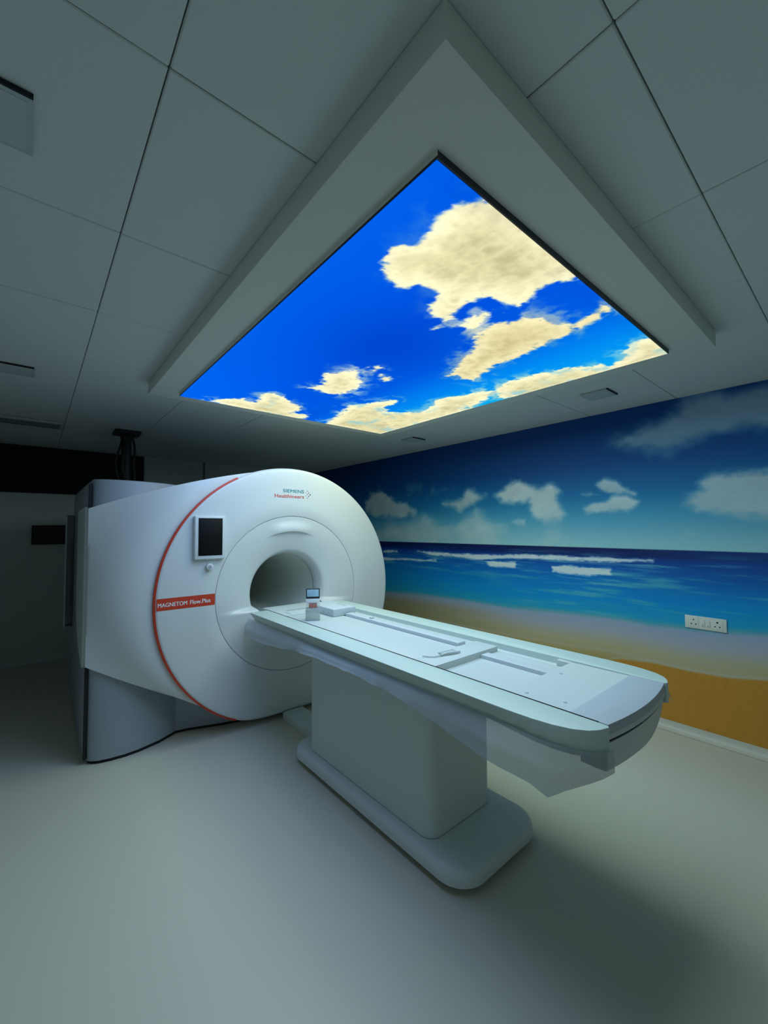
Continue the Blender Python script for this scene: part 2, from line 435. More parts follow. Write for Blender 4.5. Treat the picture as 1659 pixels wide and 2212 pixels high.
# ------------------------------------------------------------------ lit sky panel in its dropped tray
TX0, TX1, TY0, TY1, TZ = 0.533, 2.472, 0.455, 2.933, 2.32      # tray
SX0, SX1, SY0, SY1, SZ = 0.682, 2.322, 0.613, 2.782, 2.300     # picture
tray = thing('ceiling_light_panel', 'large backlit ceiling panel showing blue sky and clouds in a pale dropped frame', 'ceiling light', ((TX0+TX1)/2, (TY0+TY1)/2, TZ))
bm = bmesh.new()
bm_box(bm, TX0, TX1, TY0, TY1, TZ, ZC-0.0005, 0.004, 2)
bmobj('frame', bm, M_frame, tray)
bz = box('bezel', SX0-0.001, SX1+0.004, SY0-0.004, SY1+0.004, SZ+0.0012, TZ, M_bezel, tray, bev=0)
box('packing', SX0-0.0035, SX0-0.001, SY0-0.004, SY1+0.004, SZ+0.007, TZ, M_frame, tray, bev=0)
CL = {
    'big': [(0.849,0.619),(0.828,0.655),(0.818,0.685),(0.820,0.728),(0.833,0.757),(0.842,0.791),(0.840,0.828),(0.832,0.862),(0.810,0.875),(0.794,0.900),(0.802,0.935),(0.832,0.982),(0.871,1.017),(0.905,1.036),(0.948,1.033),(0.977,1.014),(0.990,0.978),(1.037,0.977),(1.083,0.972),(1.114,1.008),(1.119,1.047),(1.140,1.075),(1.196,1.093),(1.252,1.090),(1.262,1.055),(1.233,0.998),(1.225,0.945),(1.213,0.898),(1.237,0.872),(1.286,0.864),(1.334,0.854),(1.377,0.839),(1.381,0.800),(1.360,0.762),(1.348,0.718),(1.347,0.669),(1.394,0.58),(1.192,0.55),(0.869,0.56)],
    'wisp': [(1.335,1.082),(1.318,1.026),(1.307,0.969),(1.337,0.937),(1.369,0.983),(1.406,1.060)],
    'wisp2': [(1.254,1.168),(1.261,1.125),(1.288,1.143)],
    'streak': [(1.449,1.102),(1.438,1.034),(1.428,0.969),(1.456,0.918),(1.480,0.874),(1.526,0.836),(1.569,0.810),(1.626,0.805),(1.687,0.772),(1.672,0.732),(1.650,0.684),(1.625,0.642),(1.637,0.618),(1.673,0.618),(1.715,0.679),(1.726,0.723),(1.746,0.779),(1.763,0.823),(1.760,0.865),(1.777,0.936),(1.779,1.002),(1.798,1.083),(1.800,1.158),(1.803,1.238),(1.858,1.340),(1.884,1.449),(1.820,1.468),(1.760,1.465),(1.717,1.488),(1.679,1.397),(1.599,1.298),(1.566,1.202),(1.521,1.148)],
    'band': [(2.266,1.560),(2.095,1.418),(2.053,1.345),(2.070,1.229),(2.068,1.149),(2.106,1.094),(2.089,1.031),(2.143,0.969),(2.187,0.921),(2.204,0.879),(2.267,0.856),(2.213,0.781),(2.110,0.729),(2.063,0.678),(2.059,0.55),(2.319,0.54),(2.391,0.698),(2.399,0.959),(2.435,1.379)],
    'low': [(1.765,2.82),(1.683,2.482),(1.622,2.272),(1.669,2.186),(1.715,2.102),(1.759,2.020),(1.778,1.960),(1.840,2.046),(1.838,2.145),(1.924,2.210),(2.008,2.162),(2.070,2.090),(2.107,2.028),(2.054,1.900),(1.968,1.805),(1.992,1.742),(2.048,1.654),(2.077,1.548),(2.104,1.448),(2.174,1.509),(2.245,1.622),(2.344,1.835),(2.400,2.873),(2.089,2.878)],
    'left': [(0.867,2.750),(0.918,2.664),(1.010,2.571),(1.075,2.624),(1.097,2.517),(1.048,2.431),(1.098,2.351),(1.204,2.387),(1.285,2.453),(1.399,2.503),(1.420,2.588),(1.404,2.655),(1.530,2.640),(1.547,2.767),(1.422,2.844),(1.143,2.846)],
    'small': [(1.230,2.142),(1.254,2.071),(1.226,1.989),(1.173,1.886),(1.217,1.825),(1.263,1.769),(1.289,1.730),(1.332,1.804),(1.406,1.841),(1.450,1.947),(1.464,2.050),(1.429,2.143),(1.371,2.166),(1.307,2.140)],
    'tiny': [(1.316,1.667),(1.343,1.605),(1.376,1.618),(1.365,1.686)],
    'tiny2': [(1.422,1.699),(1.495,1.702),(1.536,1.735),(1.507,1.772),(1.460,1.751)],
}
def sky_colour(X, Yy):
    # clear sky: deep blue over most of the picture, cyan towards the far edges
    g = (X-SX0)/(SX1-SX0)
    c = ramp(g, [(0, (0, 96, 236)), (0.3, (0, 82, 226)), (0.55, (0, 92, 228)), (0.78, (0, 140, 244)), (1.0, (10, 172, 242))])
    c = mixc(c, (0, 104, 246), 0.6*sst(1.6, 2.7, Yy)*sst(1.6, 0.9, X))
    c = mixc(c, (0, 62, 190), 0.5*np.exp(-((X-1.25)**2+(Yy-1.4)**2)/0.1))
    n1 = fbm(X, Yy, 5.0, 6, 1.3); n2 = fbm(X, Yy, 16.0, 5, 4.4); n3 = fbm(X, Yy, 40.0, 3, 2.0)
    for k, poly in CL.items():
        sd = sdpoly(X, Yy, poly)
        sd = np.clip(sd, -0.4, 0.4)
        soft = 0.010 if k == 'big' else 0.016
        bil = 1-np.abs(n2)*2.2; bil2 = 1-np.abs(n3)*2.0
        amp = 1.0 if k == 'big' else 1.25
        e = sd + amp*(0.020*(bil-0.55) + 0.011*(bil2-0.5) + 0.010*n3) + (0.012*n1 if k != 'big' else 0)
        f = sst(-soft, soft*1.3, e)
        wisp = sst(-0.10, 0.01, e + 0.05*n1)*sst(-0.05, 0.45, n2 + 0.5*n1)
        f = np.maximum(f, wisp*(0.15 if k == 'big' else 0.55))
        # bright billows towards the light (up the picture), softer grey in the hollows
        deep = sst(0.01, 0.15, sd + 0.05*n1)
        cc = np.asarray((255, 249, 204), float)*(1-deep[..., None]) + np.asarray((228, 221, 172), float)*deep[..., None]
        lump = 0.55*(bil-0.6) + 0.25*(bil2-0.6) + 0.55*n1
        cc = cc + (lump*34)[..., None]*np.asarray((1, .98, .86))
        if k == 'streak': cc = cc*0.96 + np.asarray((2, -4, -12), float)
        if k in ('low', 'left', 'band'):
            sh = sst(0.12, 0.6, fbm(X, Yy, 7.5, 4, 12.0) + 0.25*n2)*0.75
            cc = cc*(1-sh[..., None]) + np.asarray((150, 206, 214), float)*sh[..., None]
        c = c*(1-f[..., None]) + cc*f[..., None]
    return lin(np.clip(c, 0, 255))
def sky_part(name, x0, x1, y0, y1, strength):
    xs = np.linspace(x0, x1, int((x1-x0)/0.0062)+2); yy = np.linspace(y0, y1, int((y1-y0)/0.0062)+2)
    X, Yy = np.meshgrid(xs, yy)
    Pp = np.stack([X, Yy, np.full(X.shape, SZ)], -1)
    return printed(name, Pp, sky_colour(X, Yy), print_mat('sky_print_backlit', emit=strength, rough=0.3), tray, flip=True)
sky_part('lit_picture', SX0, SX1, 0.6632, SY1, SKY_STRENGTH)
sky_part('lit_picture', SX0, SX1, SY0, 0.6631, SKY_STRENGTH*0.96)
# added lamps boosting the panel's light: one per field, tinted by its average colour
NX, NY = 3, 3
for i in range(NX):
    for j in range(NY):
        x0, x1 = SX0+(SX1-SX0)*i/NX, SX0+(SX1-SX0)*(i+1)/NX
        y0, y1 = SY0+(SY1-SY0)*j/NY, SY0+(SY1-SY0)*(j+1)/NY
        gx, gy = np.meshgrid(np.linspace(x0, x1, 24), np.linspace(y0, y1, 24))
        avg = sky_colour(gx, gy).reshape(-1, 3).mean(0)
        rgb = avg*LAMP_MIX + np.array(LAMP_BASE)*(1-LAMP_MIX)
        la = bpy.data.lights.new('added_panel_lamp', 'AREA'); la.shape = 'RECTANGLE'
        la.size, la.size_y = x1-x0, y1-y0
        lum = float(avg @ np.array((0.3, 0.6, 0.1)))
        rgb = rgb*(0.55 + 1.5*lum)             # lamps below white fields shed more light than those below blue
        pw = float(rgb.max()); la.color = tuple(rgb/pw); la.energy = LAMP_WATTS/(NX*NY)*pw/0.6
        lo = bpy.data.objects.new('added_panel_lamp', la); C.objects.link(lo)
        lo.parent = tray; lo.location = Vector(((x0+x1)/2, (y0+y1)/2, SZ-0.003)) - origin_of(tray)

# ------------------------------------------------------------------ small ceiling fixtures
def downlight(x0, y0, label, s=0.178):
    t = thing('downlight', label, 'downlight', (x0+s/2, y0+s/2, ZC), 'square ceiling downlights')
    box('housing', x0, x0+s, y0, y0+s, ZC-0.010, ZC-0.0005, M_vent, t, bev=0.0015)
    box('diffuser', x0+0.012, x0+s-0.012, y0+0.012, y0+s-0.012, ZC-0.0108, ZC-0.0095, M_diff, t, bev=0)
    box('shadow_strip', x0-0.001, x0+s+0.001, y0-0.006, y0, ZC-0.010, ZC-0.0005, M_gap, t, bev=0)  # black strip standing in for the shadow line along the near edge
    return t
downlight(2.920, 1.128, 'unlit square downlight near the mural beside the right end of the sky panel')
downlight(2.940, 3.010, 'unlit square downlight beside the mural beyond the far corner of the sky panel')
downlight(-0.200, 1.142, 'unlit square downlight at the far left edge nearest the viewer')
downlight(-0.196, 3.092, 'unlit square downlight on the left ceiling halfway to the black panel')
t = thing('ceiling_vent', 'long flat vent box on the ceiling just before the black wall panel', 'vent', (-0.2, 4.6, ZC))
box('casing', -0.56, 0.175, 4.51, 4.75, ZC-0.022, ZC-0.0005, M_vent, t, bev=0.002)
for k in range(4):
    box('slat', -0.54, 0.155, 4.535+0.052*k, 4.565+0.052*k, ZC-0.0255, ZC-0.0215, M_grid, t, bev=0)

# ------------------------------------------------------------------ far wall fittings
t = thing('wall_panel', 'black panel filling the upper far wall at the left under the ceiling', 'panel', (0.03, YF, 1.87))
box('backing', -0.99, 1.06, YF-0.03, YF-0.0005, 1.88, ZC-0.001, M_black, t, bev=0.002)
box('lower_rail', -0.99, 1.06, YF-0.045, YF-0.03, 1.88, 1.92, M_black, t, bev=0.003)
t = thing('wall_box', 'small dark rectangular box hung on the far wall left of the scanner', 'box', (0.138, YF, 1.305))
box('body', -0.016, 0.295, YF-0.06, YF-0.0005, 1.308, 1.520, M_black, t, bev=0.006)
box('cover', -0.004, 0.283, YF-0.066, YF-0.06, 1.320, 1.508, M_dark, t, bev=0.002)

# ------------------------------------------------------------------ scanner
GX, GZ, GY = 1.585, 0.965, 3.0           # bore axis, front face
MID = 3.94                               # fore-and-aft mirror plane
R1, RS, RB = 0.985, 0.600, 0.300         # disc, seam circle, bore
ZB = 0.035                               # flat-cut bottom of the disc
mri = thing('mri_scanner', 'large white scanner with a round front disc, open bore and red edge ring', 'scanner', (GX, MID, 0))

def r_outer(a, R=R1, zb=ZB):
    s = math.sin(a)
    if s >= 0: return R
    fl = (GZ-zb)/max(-s, 1e-6)
    k = 36.0
    return (R**-k + fl**-k)**(-1.0/k)
def mir(P):
    Q = np.array(P, float); Q[..., 1] = 2*MID - Q[..., 1]; return Q
NA = 256
ANG = [2*PI*k/NA for k in range(NA)]
def front_rows():
    rows = []
    rows.append([(GX+(RS+.0022)*math.cos(a), GY+0.018, GZ+(RS+.0022)*math.sin(a)) for a in ANG])
    rows.append([(GX+(RS+.0022)*math.cos(a), GY+0.002, GZ+(RS+.0022)*math.sin(a)) for a in ANG])
    for r in (0.606, 0.7, 0.8, 0.88):
        rows.append([(GX+min(r, r_outer(a)-0.03)*math.cos(a), GY, GZ+min(r, r_outer(a)-0.03)*math.sin(a)) for a in ANG])
    for b in (0, 15, 30, 45, 60, 75, 90):
        br = 0.026
        q = math.radians(b)
        rows.append([(GX+(r_outer(a)-br+br*math.sin(q))*math.cos(a), GY+br*(1-math.cos(q)), GZ+(r_outer(a)-br+br*math.sin(q))*math.sin(a)) for a in ANG])
    rows.append([(GX+r_outer(a)*math.cos(a), GY+0.12, GZ+r_outer(a)*math.sin(a)) for a in ANG])
    rows.append([(GX+(r_outer(a)-.05)*math.cos(a), GY+0.14, GZ+(r_outer(a)-.05)*math.sin(a)) for a in ANG])
    return np.array(rows)
FR = front_rows()
grid('front_cover', FR, M_white, mri, closed_u=True, angle=50)
grid('rear_cover', mir(FR), M_white, mri, closed_u=True, angle=50, flip=True)
# dark seam ring and the flared bore entry inside it
SR = np.array([[(GX+r*math.cos(a), GY+0.008, GZ+r*math.sin(a)) for a in ANG] for r in (0.590, 0.610)])
grid('seam', SR, M_vent, mri, closed_u=True)

def flare_rows():
    rows = []
    rs = [0.598, 0.598, 0.594] + list(np.linspace(0.585, 0.50, 14)) + list(np.linspace(0.495, 0.462, 15)) + list(np.linspace(0.455, 0.345, 12)) + [0.333, 0.322, 0.313, 0.306, 0.302, 0.300, 0.300]
    for i, r in enumerate(rs):
        row = []
        for a in ANG:
            t = (0.598-r)/0.298
            d = 0.020*t + 0.062*t**2.2
            d += 0.060*max(0.0, (0.333-r)/0.033)**2.4 if r < 0.333 else 0
            if i == len(rs)-1: d = 0.20
            # brow: a shallow lip over the bore
            ad = math.degrees(a); ad = ad-360 if ad > 270 else ad
            wv = math.exp(-((ad-91)/18.5)**4)
            hb = float(sst(0.575, 0.490, r))*float(sst(0.473, 0.481, r))
            d -= 0.022*wv*hb
            # below table height the recess is filled flush with the face: leaves a ledge each side
            z = r*math.sin(a)
            wz = float(sst(-0.118, -0.090, z + 0.02*(r-0.45)))
            dd = d*wz
            if i == 0: dd = 0.018
            row.append((GX+r*math.cos(a), GY+0.002+dd, GZ+r*math.sin(a)))
        rows.append(row)
    return np.array(rows)
FL = flare_rows()
# denser angles near the ledge are not needed: smooth shading follows the profile
grid('bore_flare', FL, M_white, mri, closed_u=True, angle=60, flip=True)
grid('bore_flare', mir(FL), M_white, mri, closed_u=True, angle=60)
BT = np.array([[(GX+0.3*math.cos(a), y, GZ+0.3*math.sin(a)) for a in ANG] for y in np.linspace(GY+0.19, 2*MID-GY-0.19, 14)])
grid('bore_tube', BT, M_bore, mri, closed_u=True, flip=True)
box('bore_bed', GX-0.25, GX+0.25, GY+0.20, 2*MID-GY-0.2, 0.690, 0.740, M_bore, mri, bev=0.006)
# barrel between the two discs
BR = np.array([[(GX+r_outer(a, 0.955, 0.05)*math.cos(a), y, GZ+r_outer(a, 0.955, 0.05)*math.sin(a)) for a in ANG] for y in (GY+0.13, GY+0.3, MID, 2*MID-GY-0.3, 2*MID-GY-0.13)])
grid('barrel', BR, M_white, mri, closed_u=True)
skirt = [(0.62,3.27),(0.70,3.262),(0.79,3.285),(0.88,3.27),(0.98,3.235),(1.10,3.19),(1.22,3.160),(1.35,3.15),(1.82,3.15),(1.95,3.16),(2.10,3.22),(2.20,3.30)]
skirt = skirt + [(x, 2*MID-y) for x, y in skirt[::-1]]
prism('base_skirt', skirt, 0.022, 0.36, M_grey, mri)
prism('base_foot', [(1.5+(x-1.5)*0.985, MID+(y-MID)*0.985) for x, y in skirt], 0.0, 0.024, M_gap, mri)

# left side tower (grey) with its dark foot
tower = [(0.282,3.235),(0.30,3.205),(0.34,3.180),(0.40,3.165),(0.478,3.160),(0.56,3.170),(0.69,3.212),(0.79,3.272),(0.93,3.36),(1.05,3.42),
         (1.05,4.46),(0.93,4.52),(0.79,4.608),(0.69,4.668),(0.56,4.71),(0.478,4.72),(0.40,4.715),(0.34,4.70),(0.30,4.675),(0.282,4.645)]
prism('side_tower', tower, 0.022, 1.79, M_grey, mri, bev=0.010, seg=2)
foot = [(0.5+(x-0.5)*0.985 + 0.006, 3.94+(y-3.94)*0.988) for x, y in tower]
prism('tower_foot', foot, 0.0, 0.024, M_gap, mri)

# side wing: white cover sweeping from the disc edge to the left edge of the tower
def wing():
    rows = []
    a0, a1 = math.radians(253.5), math.radians(100.5)
    for i in range(49):
        v = i/48
        a = a0 + (a1-a0)*v
        ro = min(0.972, r_outer(a)-0.010)
        rx, rz = GX+ro*math.cos(a), GZ+ro*math.sin(a)
        lx, lz = 0.262, 0.612 + (1.600-0.612)*v
        row = []
        for j in range(41):
            s = j/40
            x = lx + (rx-lx)*s
            z = lz + (rz-lz)*(s + (0.10 if v < .5 else -0.42)*s*(1-s)*(1-2*v))
            y = 3.190 - 0.165*(1-(1-s)**2.6)
            row.append((x, y, z))
        # return along the left edge and backwards
        pre = [(lx+0.004, 3.30, lz), (lx, 3.225, lz), (lx, 3.200, lz)]
        rows.append(pre + row)
    R_ = np.array(rows)
    # lip along the top and the bottom edge, turned back towards the tower
    lo = R_[0].copy(); lo[:, 1] += 0.05; lo[:, 2] += 0.006
    hi = R_[-1].copy(); hi[:, 1] += 0.05; hi[:, 2] -= 0.006
    return np.concatenate([lo[None], R_, hi[None]])
WG = wing()
WR = mir(WG)
WR[:, :2, 0] -= 0.045; WR[:, 0, 1] -= 0.10      # the rear wing turns further round the flank
grid('side_wing', WG, M_white, mri, angle=55)
grid('side_wing', WR, M_white, mri, angle=55, flip=True)
# narrow side panels on the left flank, dark slots between them
box('side_slot', 0.266, 0.280, 3.222, 3.262, 0.03, 1.76, M_gap, mri, bev=0)
box('flank', 0.277, 0.292, 3.26, 4.655, 0.03, 1.76, M_grey, mri, bev=0)
pan = []
for y0, y1 in ((3.262, 3.80),):
    bm = bmesh.new()
    pts = [(y0, 0.60), (y0+0.03, 0.585), (y1-0.25, 0.66), (y1-0.05, 0.80), (y1, 0.95), (y1, 1.56), (y1-0.03, 1.60), (y0, 1.612)]
    va = [bm.verts.new((0.250, y, z)) for y, z in pts]; vb = [bm.verts.new((0.280, y, z)) for y, z in pts]
    bm.faces.new(va); bm.faces.new(vb[::-1])
    for k in range(len(pts)):
        bm.faces.new((va[k], va[(k+1) % len(pts)], vb[(k+1) % len(pts)], vb[k]))
    bmobj('side_panel', bm, M_white, mri)
box('side_strip', 0.268, 0.284, 3.262, 3.86, 0.02, 0.59, M_grey, mri, bev=0.002)
box('side_strip', 0.272, 0.286, 3.262, 4.0, 1.62, 1.775, M_grey, mri, bev=0.002)

# red ring along the left rim of the disc
def arc_strip(a0, a1, ri, ro, y0, y1, n=110):
    rows = []
    for k in range(n+1):
        a = a0 + (a1-a0)*k/n
        rr = r_outer(a)
        c, s = math.cos(a), math.sin(a)
        sec = [(rr-ri, y1), (rr-ri, y0), (rr-ro, y0+0.004), (rr-ro, y1)]
        rows.append([(GX+r*c, y, GZ+r*s) for r, y in sec])
    return np.array(rows)
grid('red_ring', arc_strip(math.radians(117), math.radians(243), 0.009, -0.003, GY+0.003, GY+0.035), M_red, mri, angle=25)
# red band with lettering
def ring_x(z): return GX - math.sqrt(max(0.0, (R1-0.014)**2-(z-GZ)**2))
zb0, zb1 = 0.936, 1.014
xb1 = lambda z: GX - math.sqrt((RS+0.005)**2-(z-GZ)**2)
mesh('red_band', [(ring_x(zb0), GY-0.0006, zb0), (xb1(zb0), GY-0.0006, zb0), (xb1(zb1), GY-0.0006, zb1), (ring_x(zb1), GY-0.0006, zb1)], [(0, 1, 2, 3)], M_red, mri)

def text(name, s, x0, x1, z0, h, y, m, parent, bold=0.0, spacing=1.0):
    """flat lettering facing -Y, fitted to x0..x1 with cap height h"""
    cu = bpy.data.curves.new(name, 'FONT'); cu.body = s; cu.size = 1.0; cu.extrude = 0.0; cu.offset = 0.0; cu.space_character = spacing
    cu.resolution_u = 4
    tmp = bpy.data.objects.new(name, cu); C.objects.link(tmp)
    bpy.context.view_layer.update()
    dg = bpy.context.evaluated_depsgraph_get()
    me = bpy.data.meshes.new_from_object(tmp.evaluated_get(dg))
    bpy.data.objects.remove(tmp)
    n = len(me.vertices); co = np.empty(n*3); me.vertices.foreach_get('co', co); co = co.reshape(-1, 3)
    polys = [list(p.vertices) for p in me.polygons]
    # heavier strokes: the outline laid down three times, a hair apart
    shifts = [-bold, 0.0, bold] if bold else [0.0]
    base = co.copy(); co = np.concatenate([base + np.array((d, 0, 0)) for d in shifts])
    yy = np.concatenate([np.full(n, y - 0.00006*i) for i in range(len(shifts))])
    faces = [[v + n*i for v in f] for i in range(len(shifts)) for f in polys]
    mn = co.min(0); mx = co.max(0)
    sx = (x1-x0)/(mx[0]-mn[0]); sz = h/0.73
    out = np.zeros_like(co); out[:, 0] = x0+(co[:, 0]-mn[0])*sx; out[:, 1] = yy; out[:, 2] = z0+co[:, 1]*sz
    out -= np.array(origin_of(parent))
    bpy.data.meshes.remove(me); me = bpy.data.meshes.new(name); me.from_pydata(out.tolist(), [], faces)
    return finish(name, me, m, parent, False)
text('band_lettering', 'MAGNETOM', 0.622, 0.800, 0.9585, 0.028, GY-0.0014, M_print_white, mri, 0.022)
text('band_lettering', 'Flow.Plus', 0.818, 0.952, 0.9585, 0.030, GY-0.0014, M_print_white, mri, 0.022)
text('maker_lettering', 'SIEMENS', 1.497, 1.683, 1.755, 0.027, GY-0.0012, M_teal, mri, 0.012)
text('maker_lettering', 'Healthineers', 1.426, 1.683, 1.712, 0.029, GY-0.0012, M_logo, mri, 0.012)
bm = bmesh.new()
for dx, dz, r in ((0, 0.030, .0035), (0.013, 0.016, .0045), (0.026, 0.002, .0055), (0.013, -0.012, .0045), (0, -0.026, .0035),
                  (-0.012, 0.018, .0028), (0.001, 0.004, .0038), (-0.012, -0.010, .0028)):
    k = [bm.verts.new((1.713+dx+r*math.cos(2*PI*i/12), GY-0.0012, 1.744+dz+r*math.sin(2*PI*i/12))) for i in range(12)]
    bm.faces.new(k)
bmobj('logo_dots', bm, M_plum, mri, smooth=False)

# display on the disc face and the knob under it
scr = box('display', 0.832, 1.040, GY-0.034, GY+0.004, 1.256, 1.556, M_white, mri, bev=0.008, seg=3)
box('screen', 0.857, 1.018, GY-0.0365, GY-0.033, 1.283, 1.541, M_screen, scr, bev=0.0015)
bm = bmesh.new(); disc_y(bm, 0.938, GY-0.028, GY+0.002, 1.203, 0.024, 32, 0.006)
kn = bmobj('knob', bm, M_white, mri)
bm = bmesh.new(); disc_y(bm, 0.938, GY-0.0300, GY-0.027, 1.203, 0.0125, 24, 0.001)
bmobj('knob_cap', bm, M_steel, kn)

# ------------------------------------------------------------------ riser with cables on the tower, up to the ceiling
t = thing('cable_riser', 'dark vertical pipe wrapped with cables between scanner top and ceiling', 'pipe', (0.66, 4.58, 1.79))
bm = bmesh.new()
tube(bm, [(0.66, 4.58, 1.7905), (0.66, 4.58, 2.30), (0.66, 4.58, 2.35), (0.66, 4.58, 2.37)], [0.045, 0.040, 0.055, 0.085], 18)
bmobj('pipe', bm, M_dark, t)
box('ceiling_plate', 0.555, 0.765, 4.47, 4.69, 2.37, ZC-0.0005, M_dark, t, bev=0.004)
box('foot_plate', 0.56, 0.76, 4.49, 4.67, 1.7905, 1.815, M_dark, t, bev=0.006)
for k, (dx, dy, bow) in enumerate(((-0.075, -0.02, 0.05), (0.062, -0.05, 0.03), (-0.03, -0.075, 0.02))):
    bm = bmesh.new()
    tube(bm, [(0.66+dx*(0.55+0.5*math.sin(PI*q))+0.01*math.sin(9*q), 4.58+dy*(0.8+bow*8*math.sin(PI*q)), 1.80+0.55*q) for q in np.linspace(0, 1, 16)], 0.011, 8)
    bmobj('cable', bm, M_dark, t)

# ------------------------------------------------------------------ patient table
TXc = 1.585
tab = thing('patient_table', 'long pale patient table on a pedestal, running from the scanner bore', 'table', (TXc, 1.77, 0))
# base plate with a small dark foot below, link block to the scanner
prism('base_foot', rrect(1.345, 1.825, 1.12, 2.42, 0.10), 0.0, 0.036, M_gap, tab)
prism('base_plate', rrect(1.288, 1.882, 1.062, 2.478, 0.13), 0.034, 0.094, M_ped, tab, bev=0.034, seg=4)
prism('link_block', [(1.50, 2.43), (1.67, 2.43), (1.67, 2.99), (1.50, 2.99)], 0.0, 0.055, M_ped, tab, bev=0.008)
# pedestal
prism('pedestal_joint', rrect(1.352, 1.793, 1.293, 2.334, 0.06), 0.088, 0.100, M_gap, tab)
prism('pedestal', rrect(1.346, 1.799, 1.287, 2.342, 0.065), 0.097, 0.72, M_ped, tab)
box('pedestal_side_cover', 1.799, 1.818, 1.345, 2.17, 0.175, 0.72, M_ped, tab, bev=0.006)
# carriage under the board
def lens_plan(x0, x1, y_end, bulge, y_far, n=14):
    pts = []
    for k in range(n+1):
        q = k/n; x = x0+(x1-x0)*q
        pts.append((x, y_end - bulge*(1-(2*q-1)**2)))
    return pts + [(x1, y_far), (x0, y_far)]
prism('carriage', lens_plan(1.385, 1.785, 0.80, 0.020, 2.86), 0.722, 0.812, M_ped, tab, bev=0.004)
rows = []
for k in range(29):
    q = k/28; x = 1.330+0.510*q; y = 0.538-0.022*(1-(2*q-1)**2)
    zb = 0.727 + 0.062*max(0.0, (q-0.42)/0.58)**2.2
    rows.append([(x, 0.62, 0.812), (x, y, 0.812), (x, y+0.001, zb+0.006), (x, y+0.006, zb), (x, 0.62, zb), (x, 0.62, 0.812)])
grid('end_apron', rows, M_ped, tab, angle=30)
prism('board_gap', lens_plan(1.338, 1.834, 0.541, 0.022, 2.9), 0.8121, 0.8255, M_gap, tab)
# board: near part flat, a step down to the tray, end slab
prism('board', lens_plan(1.3265, 1.845, 0.533, 0.024, 2.985), 0.8255, 0.840, M_board, tab)
prism('end_slab', lens_plan(1.3265, 1.845, 0.533, 0.024, 0.650), 0.840, 0.871, M_slab, tab, bev=0.0025, seg=2)
prism('end_pan', [(1.3285, 0.650), (1.843, 0.650), (1.838, 0.888), (1.3335, 0.888)], 0.838, 0.865, M_board, tab, bev=0.002, seg=1)
for x, y in ((1.40, 0.70), (1.375, 0.83), (1.66, 0.845)):
    bm = bmesh.new(); tube(bm, [(x, y, 0.8648), (x, y, 0.8662)], 0.0065, 12)
    bmobj('pan_stud', bm, M_vent, tab)
# side rails, rounded in towards the foot end
def rail_plan(sgn):
    outer = [(-0.395, 2.885), (-0.395, 0.92), (-0.394, 0.80), (-0.390, 0.71), (-0.380, 0.645), (-0.362, 0.592), (-0.336, 0.556), (-0.308, 0.537), (-0.272, 0.525), (-0.262, 0.530)]
    inner = [(-0.2600, 0.56), (-0.2600, 2.885)]
    pts = [(TXc + sgn*-x if sgn > 0 else TXc + x, y) for x, y in outer + inner]
    return pts[::-1] if sgn > 0 else pts
for s in (-1, 1):
    r = prism('side_rail', rail_plan(s), 0.795, 0.870, M_rail, tab, bev=0.0035, seg=2)
    for v in r.data.vertices:                      # undercut outer face
        if v.co.z < 0.80 and abs(v.co.x) > 0.27:
            v.co.x *= 1 - 0.046*float(sst(0.56, 0.95, v.co.y + 1.77))/abs(v.co.x)
box('rail_seam', 1.3238, 1.3290, 0.94, 2.90, 0.850, 0.8708, M_gap, tab, bev=0)
box('rail_seam', 1.3245, 1.3272, 0.56, 0.94, 0.850, 0.8713, M_gap, tab, bev=0)
# pads lying in the board
prism('pad', [(1.3275, 1.240), (1.645, 1.240), (1.645, 2.93), (1.3275, 2.93)], 0.840, 0.866, M_board, tab, bev=0.003, seg=2)
prism('end_bar', [(1.3275, 1.2385), (1.790, 1.2385), (1.790, 1.372), (1.3275, 1.372)], 0.840, 0.8695, M_board, tab, bev=0.002, seg=2)
prism('ledge', [(1.648, 0.889), (1.705, 0.889), (1.705, 1.2375), (1.648, 1.2375)], 0.840, 0.857, M_coil, tab, bev=0.003, seg=2)
prism('ledge', [(1.648, 1.373), (1.705, 1.373), (1.705, 2.36), (1.648, 2.36)], 0.840, 0.884, M_coil, tab, bev=0.004, seg=2)
prism('track', [(1.708, 1.373), (1.80, 1.373), (1.80, 2.92), (1.708, 2.92)], 0.838, 0.8605, M_board, tab, bev=0.003, seg=2)
prism('track', [(1.708, 0.889), (1.80, 0.889), (1.80, 1.2375), (1.708, 1.2375)], 0.838, 0.846, M_board, tab, bev=0.003, seg=2)
box('rail_stop', 1.815, 1.843, 0.885, 0.945, 0.840, 0.866, M_board, tab, bev=0.002)
box('stud', 1.668, 1.690, 2.10, 2.122, 0.884, 0.893, M_coil, tab, bev=0.002)
# connector end near the bore
prism('head_plate', [(1.3275, 2.60), (1.80, 2.60), (1.80, 2.98), (1.3275, 2.98)], 0.8655, 0.872, M_board, tab, bev=0.002, seg=2)
box('slot', 1.370, 1.385, 2.63, 2.72, 0.8715, 0.8725, M_vent, tab, bev=0)
box('slot', 1.50, 1.53, 2.615, 2.66, 0.8715, 0.8725, M_gap, tab, bev=0)
box('slot', 1.41, 1.57, 2.74, 2.79, 0.8715, 0.8725, M_vent, tab, bev=0)
cb = box('connector_box', 1.560, 1.745, 2.375, 2.70, 0.8665, 0.918, M_coil, tab, bev=0.006, seg=3)
box('connector_slot', 1.70, 1.72, 2.44, 2.55, 0.9175, 0.9186, M_vent, cb, bev=0)
for y in (2.44, 2.50):
    bm = bmesh.new(); tube(bm, [(1.5585, y, 0.888), (1.5605, y, 0.888)], 0.006, 12)
    bmobj('connector_lamp', bm, M_vent, cb, smooth=False)

